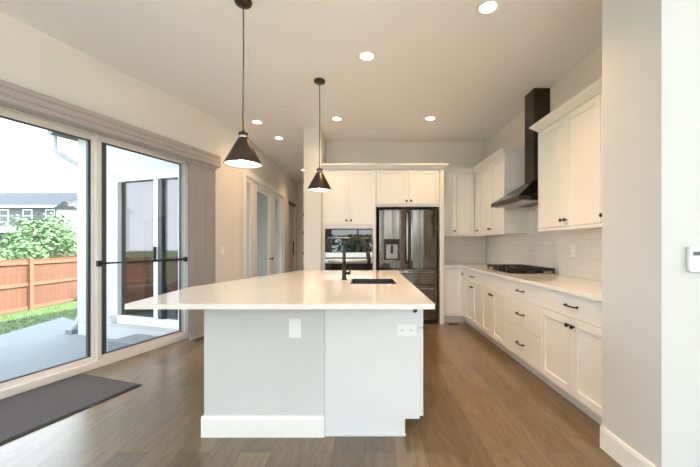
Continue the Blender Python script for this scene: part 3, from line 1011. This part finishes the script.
# thermostat on the bright wall
th = thing('thermostat', 'white thermostat with dark strip on the bright wall at right', 'thermostat', (1.663, 1.628, 1.178))
MB().box(-.075, .075, -.022, -.0005, -.062, .062, .006, 2).build('housing', 'plate', th)
MB().box(-.062, .055, -.0235, -.021, .018, .038, .001, 1).build('display', 'screen', th)
MB().box(-.048, .060, -.0232, -.021, -.036, -.028, .001, 1).build('button_strip', 'downspout', th)

# floor register at the far end of the aisle
fg = thing('floor_register', 'dark slotted floor register at the far end of the aisle', 'floor vent', (1.40, 5.17, 0))
m = MB().box(-.075, .075, -.04, .04, 0.0005, .006, .002, 1)
m.build('frame', 'bronze', fg)
m = MB()
for k in range(7):
    x = -.06 + k * .02
    m.box(x - .005, x + .005, -.028, .028, .006, .0075)
m.build('louvers', 'gap', fg)


# ------------------------------------------------------------------ pendants and recessed lights
def pendant(label, x, y, zrim):
    t = thing('pendant_light', label, 'pendant light', (x, y, CEIL), 0, 'pendants over the island')
    MB().lathe([(.062, -.001), (.064, -.012), (.058, -.026), (.02, -.030), (.008, -.034)], (0, 0, 0), 24).build('ceiling_canopy', 'bronze', t)
    z = zrim - CEIL
    MB().tube([(0, 0, -.03), (0.003, 0, z * .3), (-.003, 0, z * .7), (0, 0, z + .235)], .0042, 8).build('cord', 'cord', t)
    MB().lathe([(.008, z + .255), (.014, z + .24), (.034, z + .236), (.036, z + .228), (.034, z + .224)], (0, 0, 0), 20).build('cap', 'bronze', t)
    m = MB()
    m.lathe([(.029, z + .226), (.030, z + .21), (.029, z + .188)], (0, 0, 0), 20)
    m.build('socket', 'handle_steel', t)
    MB().lathe([(.036, z + .190), (.040, z + .180), (.136, z), (.138, z), (.139, z + .003), (.042, z + .184), (.038, z + .194)], (0, 0, 0), 40, close=True).build('shade', 'bronze', t)
    MB().lathe([(.036, z + .176), (.133, z + .003), (.1345, z + .003), (.0375, z + .178)], (0, 0, 0), 40, close=True).build('shade_lining', 'white_enamel', t)
    MB().lathe([(.012, z + .15), (.018, z + .13), (.034, z + .09), (.040, z + .062), (.034, z + .036), (.018, z + .022), (.001, z + .019)], (0, 0, 0), 20).build('bulb', 'bulb', t)
    l = bpy.data.lights.new('pendant_lamp', 'POINT'); l.energy = PEND_W; l.color = LAMP; l.shadow_soft_size = .03
    o = bpy.data.objects.new('pendant_lamp', l); COL.objects.link(o); o.parent = t; o.location = (0, 0, z - .0)
    return t


pendant('conical dark bronze pendant lamp nearest the patio door', -.90, 2.46, 1.845)
pendant('conical dark bronze pendant lamp hanging before the oven cabinet', -.493, 3.66, 1.85)

DL = [(.949, 2.525, 'recessed ceiling light above the aisle, nearest the pantry wall'),
      (.03, 3.185, 'recessed ceiling light alone over the middle of the island'),
      (-.39, 4.76, 'recessed ceiling light before the top of the oven cabinet'),
      (.955, 4.75, 'recessed ceiling light before the top of the refrigerator'),
      (-1.585, 4.89, 'recessed ceiling light just beyond the nearer pendant lamp'),
      (-1.45, 5.63, 'recessed ceiling light at the mouth of the hall'),
      (-1.45, 8.05, 'recessed ceiling light deepest inside the hall')]
DL += [(x, y, 'added fill light in an unseen ceiling fixture over the living area') for x in (-2.2, 0.3, 2.8) for y in (-2.2, -.7)]  # unseen downlights behind the camera, added to brighten the room
first = None
for i, (x, y, lab) in enumerate(DL):
    if first is None:
        first = t = thing('recessed_light', lab, 'ceiling light', (x, y, CEIL), 0, 'recessed ceiling lights')
        MB().lathe([(.060, -.0005), (.088, -.0005), (.090, -.004), (.084, -.009), (.064, -.010), (.060, -.006)], (0, 0, 0), 32, close=True).build('trim_ring', 'white_enamel', t)
        MB().lathe([(.061, -.001), (.061, -.005), (.045, -.0075), (.001, -.008)], (0, 0, 0), 32).build('lens', 'lens', t)
        kids = list(t.children)
    else:
        t = first.copy(); COL.objects.link(t); t.location = (x, y, CEIL); t['label'] = lab
        for c in kids:
            q = c.copy(); COL.objects.link(q); q.parent = t
    l = bpy.data.lights.new('downlight', 'AREA'); l.shape = 'DISK'; l.size = .11
    l.energy = FILL_W if i > 6 else DOWN_W * (1.35, 1.6, .56, .72, .5, .5, .5)[min(i, 6)]; l.color = LAMP if i < 7 else (1.0, .97, .94);
    if i > 6: t['group'] = 'added fill lights over the living area'
    l.spread = math.radians(112)
    q = bpy.data.objects.new('downlight', l); COL.objects.link(q); q.parent = t; q.location = (0, 0, -.012)

sd_ = thing('smoke_detector', 'small round smoke detector on the hall ceiling', 'smoke detector', (-1.52, 7.05, CEIL))
MB().lathe([(.065, -.0005), (.065, -.02), (.055, -.034), (.03, -.038), (.001, -.038)], (0, 0, 0), 24).build('housing', 'plate', sd_)
MB().lathe([(.010, -.036), (.010, -.041), (.001, -.041)], (.025, 0, 0), 12).build('button', 'downspout', sd_)
ch = thing('door_chime', 'white chime box high on the wall inside the hall', 'chime', (-.93, 6.3, 2.86), PI / 2)
MB().box(-.09, .09, 0.0005, .05, -.10, .10, .006, 2).build('housing', 'plate', ch)

# ------------------------------------------------------------------ outside: patio, lawn, wing of the house
GZ = -.6
WS, WT = 1.91, -2.53                          # wing wall face (s) and its outer corner (t)
pat = [wp(-9, -.22)[:2], wp(WS + .3, -.22)[:2], wp(WS + .3, -3.95)[:2], wp(1.0, -3.72)[:2], (-5.83, 5.29), (-5.1, 1.0), (-6.0, -5)]
pat = [wp(-9, -.22)[:2], wp(WS + .3, -.22)[:2], wp(WS + .3, -2.4)[:2], (-6.02, 6.6), (-5.83, 5.29), (-5.55, 3.3), (-5.2, -4)]
struct(MB().prism(pat, -.35, -.2).build('patio_ground', 'concrete'))
M['bounce'] = plain('pale_bounce', (0.77, 0.775, 0.78), 0.85, noise=0.05, nscale=3)
struct(MB().prism([(LX - .5, REAR - .2), (EASTX + .2, REAR - .2), (EASTX + .2, 8), (16, 8), (16, -9.5), (LX - .5, -9.5)], -.5, -.16).build('bounce_ground', 'bounce'))  # unseen pale ground, added to bounce sunlight up to the ceiling
m = MB()
ys = [-8, 0, 5.3, 9, 14]
lawn = [(-9.6, -8), (-5.0, -8), (-5.0, 14), (-9.6, 14)]
v = [m.bm.verts.new(p) for p in ((-9.6, -8, GZ), (-5.6, -8, -.26), (-5.6, 14, -.26), (-9.6, 14, GZ))]
v2 = [m.bm.verts.new((p.co.x, p.co.y, p.co.z - .3)) for p in v]
m.bm.faces.new(v); m.bm.faces.new(v2[::-1])
for i in range(4): m.bm.faces.new((v[i], v2[i], v2[(i + 1) % 4], v[(i + 1) % 4]))
bmesh.ops.recalc_face_normals(m.bm, faces=m.bm.faces)
struct(m.build('lawn_ground', 'lawn'))
struct(MB().box(-120, 60, -60, 140, -1.2, -.95).build('far_ground', 'lawn'))
m = MB()
for k in range(9000):
    x = random.uniform(-9.05, -6.0); y = random.uniform(3.5, 12.5)
    if x > -5.55 - (y - 3.3) * .15 or (abs(x + 8.6) < .6 and abs(y - 10.6) < .6): continue
    z = GZ + (x + 9.6) / 4.0 * .34
    a = random.uniform(0, 2 * PI); h = random.uniform(.03, .06); w_ = .006
    dx, dy = math.cos(a) * w_, math.sin(a) * w_
    lx, ly = random.uniform(-.02, .02), random.uniform(-.02, .02)
    vs = [m.bm.verts.new(p) for p in ((x - dx, y - dy, z), (x + dx, y + dy, z), (x + lx, y + ly, z + h))]
    m.bm.faces.new(vs)
tag(m.build('grass', 'grass'), 'short bright green lawn grass between patio and fence', 'grass', None, 'stuff')

# wing wall with its own glazed door (local x from the sliding-door wall outward, y into the wing)
RZ_W = math.atan2(-N.y, -N.x)
WL = -WT - .22
wo = Vector(wp(WS, -.22))


def wq(u, y, z=0.0):
    """point on the wing wall: u metres out from the sliding-door wall, y metres into the wing"""
    return (wo.x - N.x * u + D.x * y, wo.y - N.y * u + D.y * y, z)


DW0, DW1, DWZ0, DWZ1 = .02, 1.58, .08, 2.26
m = MB().wall(WL, -.3, 3.0, .15, [(DW0, DW1, DWZ0, DWZ1)])
for vv in m.bm.verts: vv.co.y = -vv.co.y
bmesh.ops.reverse_faces(m.bm, faces=m.bm.faces)
o = m.build('wall_wing', 'siding', None, (wo.x, wo.y, 0), RZ_W)
struct(o, 'white siding wall of the house wing outside', 'wall')
o = MB().wall(4.05, -.3, 3.0, .15, [(.5, 3.7, .4, 2.7)]).build('wall_wing_side', 'siding', None, (*wq(WL - .15, .15)[:2], 0), RZ_D)
struct(o)
m = MB()
for (p, q, u, v) in ((.5, 3.7, .4, .47), (.5, 3.7, 2.63, 2.7), (.5, .57, .47, 2.63), (3.63, 3.7, .47, 2.63), (2.06, 2.14, .47, 2.63)):
    m.box(p, q, .04, .12, u, v)
w = struct(m.build('window_5', 'white_vinyl', None, (*wq(WL - .15, .15)[:2], 0), RZ_D))  # unseen side window, added to brighten the office behind the hall glass
MB().box(.54, 3.66, .077, .083, .44, 2.66).build('glass_pane', 'pane', w)
portal(wq(WL + .05, 2.25, 1.6), (PI / 2, 0, RZ_D), 3.2, 2.3)
m = MB()
a, b = wq(WL - .15, 4.2), wq(WL - .15, 4.35)
m.hexa([(a[0], a[1], -.3), (HALLX - .13, 9.75, -.3), (HALLX - .13, 9.9, -.3), (b[0], b[1], -.3)],
       [(a[0], a[1], 3.0), (HALLX - .13, 9.75, 3.0), (HALLX - .13, 9.9, 3.0), (b[0], b[1], 3.0)])
struct(m.build('wall_wing_back', 'office_wall'))
of = [wq(0, .15)[:2], wq(WL - .15, .15)[:2], wq(WL - .15, 4.2)[:2], (HALLX - .131, 9.75), (HALLX - .131, CY + .16)]
struct(MB().prism(of, -.1, .005).build('floor_office', 'carpet'))
rp = [wq(.0, -.22)[:2], wq(WL + .10, -.22)[:2], wq(WL + .10, 4.6)[:2], (HALLX - .13, 10.1), (HALLX - .13, CY)]
struct(MB().prism(rp, 3.0, 3.12).build('roof_soffit', 'siding'))
# main roof above everything, so the sun stays out
mr = [wp(S_R - .5, -.75)[:2], (EASTX + .6, REAR - .7), (EASTX + .6, 10.6), (HALLX - .2, 10.6), wq(WL + .2, 5.0)[:2], wq(WL + .2, -.25)[:2], wq(.5, -.25)[:2]]
struct(MB().prism(mr, 3.2, 3.4).build('roof', 'roof'))

# wing door
d5 = struct(thing('door_5', 'white framed sliding glass door on the house wing outside', 'patio door', (wo.x, wo.y, 0), RZ_W))
m = MB()


def fbox(mb, u0, u1, y0, y1, z0, z1):        # y measured outward from the wing wall (towards the patio)
    mb.box(u0, u1, y0, y1, z0, z1)


fbox(m, DW0, DW0 + .06, -.1, .02, DWZ0, DWZ1); fbox(m, DW1 - .18, DW1 - .02, -.1, .02, DWZ0 - .02, DWZ1 + .06)
fbox(m, DW0, DW1 - .02, -.1, .02, DWZ1 - .06, DWZ1 + .06); fbox(m, DW0, DW1 - .02, -.1, .02, DWZ0 - .02, DWZ0 + .09)
fbox(m, .60, .675, -.07, .01, DWZ0 + .09, DWZ1 - .06)
m.build('frame', 'white_vinyl', d5)
m = MB(); fbox(m, .53, .60, -.06, .005, DWZ0 + .09, DWZ1 - .06)
m.build('screen_stile', 'gasket', d5)
m = MB(); fbox(m, .675, DW1 - .18, -.05, -.044, DWZ0 + .09, DWZ1 - .06)
m.build('glass_pane', 'dark_pane', d5)
m = MB(); fbox(m, DW0 + .06, .53, -.05, -.044, DWZ0 + .09, DWZ1 - .06)
m.build('glass_pane', 'dark_pane', d5)
m = MB(); fbox(m, .62, .65, .01, .045, 1.02, 1.22)
m.build('handle', 'black', d5)

st = thing('door_step', 'grey concrete step below the glass door of the wing', 'step', (wo.x, wo.y, -.2), RZ_W)
m = MB(); fbox(m, .0, 1.0, .021, .42, 0, .13)
m.build('tread', 'concrete', st)

# gutter and downspout at the outer corner of the wing
gu = thing('gutter', 'grey eave gutter at the outer corner of the wing', 'gutter', wq(WL + .12, -.28, 2.96), RZ_W)
m = MB().prism([(0.0, .0), (.06, .0), (.11, .0), (.11, -1.3), (0, -1.3)], .0, .12)
m.build('trough', 'gutter', gu)
m = MB().prism([(-.45, .02), (0, .02), (0, -.27), (-.45, -.27)], .05, .12)
m.build('fascia', 'gutter', gu)
ds = thing('downspout', 'pale grey downspout bending under the gutter and running down the wing corner', 'downspout', wq(WL + .10, .02, -.2), RZ_W)
pts = [(.09, .24, 3.155), (.09, .24, 2.98), (.085, .225, 2.92), (.0, .06, 2.80), (-.04, -.02, 2.74), (-.05, -.05, 2.64), (-.05, -.05, .30), (-.02, -.02, .18), (.05, 0, .06)]
MB().tube(pts, .042, 10).build('pipe', 'downspout', ds)
MB().box(.0, .16, -.05, .05, 0.001, .07, .004, 1).build('outlet_shoe', 'gutter', ds)


# fence: boards, rails, posts
def fence(name, label, x, y0, y1, z0, h, n_posts, mats):
    t = thing(name, label, 'fence', (x, y0, z0))
    L = y1 - y0
    MB().box(-.02, 0, 0, L, .03, h).build('boards', mats[0], t)
    for z in (.10, h * .52, h - .10):
        MB().box(0.0, .04, 0, L, z - .045, z + .045).build('rail', mats[1], t)
    for k in range(n_posts):
        y = .2 + k * (L - .4) / (n_posts - 1)
        MB().box(0.0, .10, y - .05, y + .05, 0, h + .02).build('post', mats[1], t)
    return t


fence('cedar_fence', 'orange cedar board fence behind the lawn', -9.4, -7.6, 14.2, GZ - .02, 1.46, 10, ('cedar', 'cedar_rail'))
t = thing('board_fence', 'weathered wooden fence behind the cedar fence and tree', 'fence', (-19.5, 17.0, -.95))
MB().box(0, 8.5, 0, .02, .03, 1.9).build('boards', 'old_cedar', t)
for z in (.3, 1.6):
    MB().box(0, 8.5, -.04, 0, z - .05, z + .05).build('rail', 'cedar_rail', t)


# trees
def tree(name, label, x, y, z, h, r, n, mat, seed, kind=None):
    rnd = random.Random(seed)
    t = thing(name, label, 'tree', (x, y, z))
    if kind: t['kind'] = kind
    m = MB()
    m.tube([(0, 0, 0), (.03, 0, h * .35), (-.02, .04, h * .6), (0, 0, h * .9)], .05, 8, [.07, .055, .04, .012])
    cl = []
    for k in range(16):
        a = rnd.uniform(0, 2 * PI); zz = rnd.uniform(.32, .95) * h
        rr = r * (1.0 - abs(zz / h - .55) * 1.25) * rnd.uniform(.45, 1.0)
        c = Vector((rr * math.cos(a), rr * math.sin(a), zz))
        cl.append(c)
        m.tube([(0, 0, zz * .62), (c.x * .5, c.y * .5, zz * .85), tuple(c)], .015, 5, [.022, .014, .005])
    m.build('trunk', 'bark', t)
    m = MB()
    for k in range(n):
        c = rnd.choice(cl)
        p = c + Vector((rnd.gauss(0, 1), rnd.gauss(0, 1), rnd.gauss(0, .8))) * r * .22
        u = Vector((rnd.uniform(-1, 1), rnd.uniform(-1, 1), rnd.uniform(-.6, .6))).normalized()
        w_ = u.orthogonal().normalized()
        s = rnd.uniform(.05, .10) * (r / 1.2)
        q = [p - u * s, p + w_ * s * .5, p + u * s, p - w_ * s * .5]
        m.bm.faces.new([m.bm.verts.new(x_) for x_ in q])
    m.build('foliage', mat, t)
    return t


tree('garden_tree', 'young bright green tree growing behind the cedar fence', -13.7, 14.0, -.95, 3.15, 1.35, 4200, 'leaf', 3)
tree('garden_shrub', 'small leafy shrub in front of the cedar fence by the wing', -8.6, 10.6, GZ + .08, 1.0, .3, 500, 'leaf', 5)
# greenery and fence seen through the rear windows only as reflections
hx = [(-3.2, -11), (-.6, -12.5), (2.0, -11), (4.6, -12.5)]
m = MB()
for (cx_, cy_) in hx:
    for k in range(900):
        p = Vector((cx_ + random.gauss(0, .7), cy_ + random.gauss(0, .6), random.uniform(-.9, 1.9)))
        u = Vector((random.uniform(-1, 1), random.uniform(-1, 1), random.uniform(-1, 1))).normalized(); w_ = u.orthogonal().normalized()
        s = random.uniform(.1, .2)
        m.bm.faces.new([m.bm.verts.new(q) for q in (p - u * s, p + w_ * s * .6, p + u * s, p - w_ * s * .6)])
tag(m.build('garden_foliage', 'leaf_dark'), 'green shrubs behind the house, mirrored in the oven glass', 'shrubs', None, 'stuff')

# neighbouring house
nh = thing('neighbor_house', 'grey two-storey house with dark roof panels beyond the fence', 'house', (-43, 40, -.95))
MB().box(-9, 8.2, 0, 9, 0, 6.75).build('walls', 'grey_siding', nh)
m = MB()
m.hexa([(-9.5, -.5, 6.75), (8.7, -.5, 6.75), (8.7, 9.5, 6.75), (-9.5, 9.5, 6.75)], [(-6.5, 4.3, 9.2), (8.7, 4.3, 9.2), (8.7, 4.7, 9.2), (-6.5, 4.7, 9.2)])
m.build('roof', 'roof', nh)
m = MB().hexa([(-4.5, -.1, 6.98), (6.5, -.1, 6.98), (6.5, -.05, 7.0), (-4.5, -.05, 7.0)], [(-4.5, 3.6, 8.93), (6.5, 3.6, 8.93), (6.5, 3.65, 8.95), (-4.5, 3.65, 8.95)])
m.build('solar_panels', 'solar', nh)
MB().box(-9.55, 8.75, -.62, -.5, 6.62, 6.9).build('fascia', 'trim', nh)
MB().box(7.2, 9.6, -1.6, .0, 0, 6.3).build('side_wing', 'siding', nh)
m = MB().hexa([(6.9, -1.9, 6.3), (9.9, -1.9, 6.3), (9.9, .2, 6.3), (6.9, .2, 6.3)], [(8.3, -1.9, 7.2), (8.5, -1.9, 7.2), (8.5, .2, 7.2), (8.3, .2, 7.2)])
m.build('side_roof', 'roof', nh)
for x in (-6.2, -.6, 2.25, 5.0):
    w = MB()
    x0, x1, z0, z1 = x - .48, x + .48, 5.0, 6.35
    w.box(x0 - .1, x1 + .1, -.06, 0, z0 - .1, z0); w.box(x0 - .1, x1 + .1, -.06, 0, z1, z1 + .1)
    w.box(x0 - .1, x0, -.06, 0, z0, z1); w.box(x1, x1 + .1, -.06, 0, z0, z1); w.box(x0, x1, -.05, 0, (z0 + z1) / 2 - .03, (z0 + z1) / 2 + .03)
    wo_ = w.build('window', 'trim', nh)
    MB().box(x0, x1, -.03, -.001, z0, z1).build('pane', 'dark_glass', wo_)
MB().hexa([(-7, -2.2, 3.6), (4, -2.2, 3.6), (4, 0, 3.6), (-7, 0, 3.6)], [(-7, -1.9, 3.75), (4, -1.9, 3.75), (4, 0, 4.4), (-7, 0, 4.4)]).build('porch_roof', 'siding', nh)
for x in (-6.6, -1.5, 3.6):
    MB().box(x - .12, x + .12, -2.0, -1.76, 0, 3.6).build('porch_post', 'trim', nh)
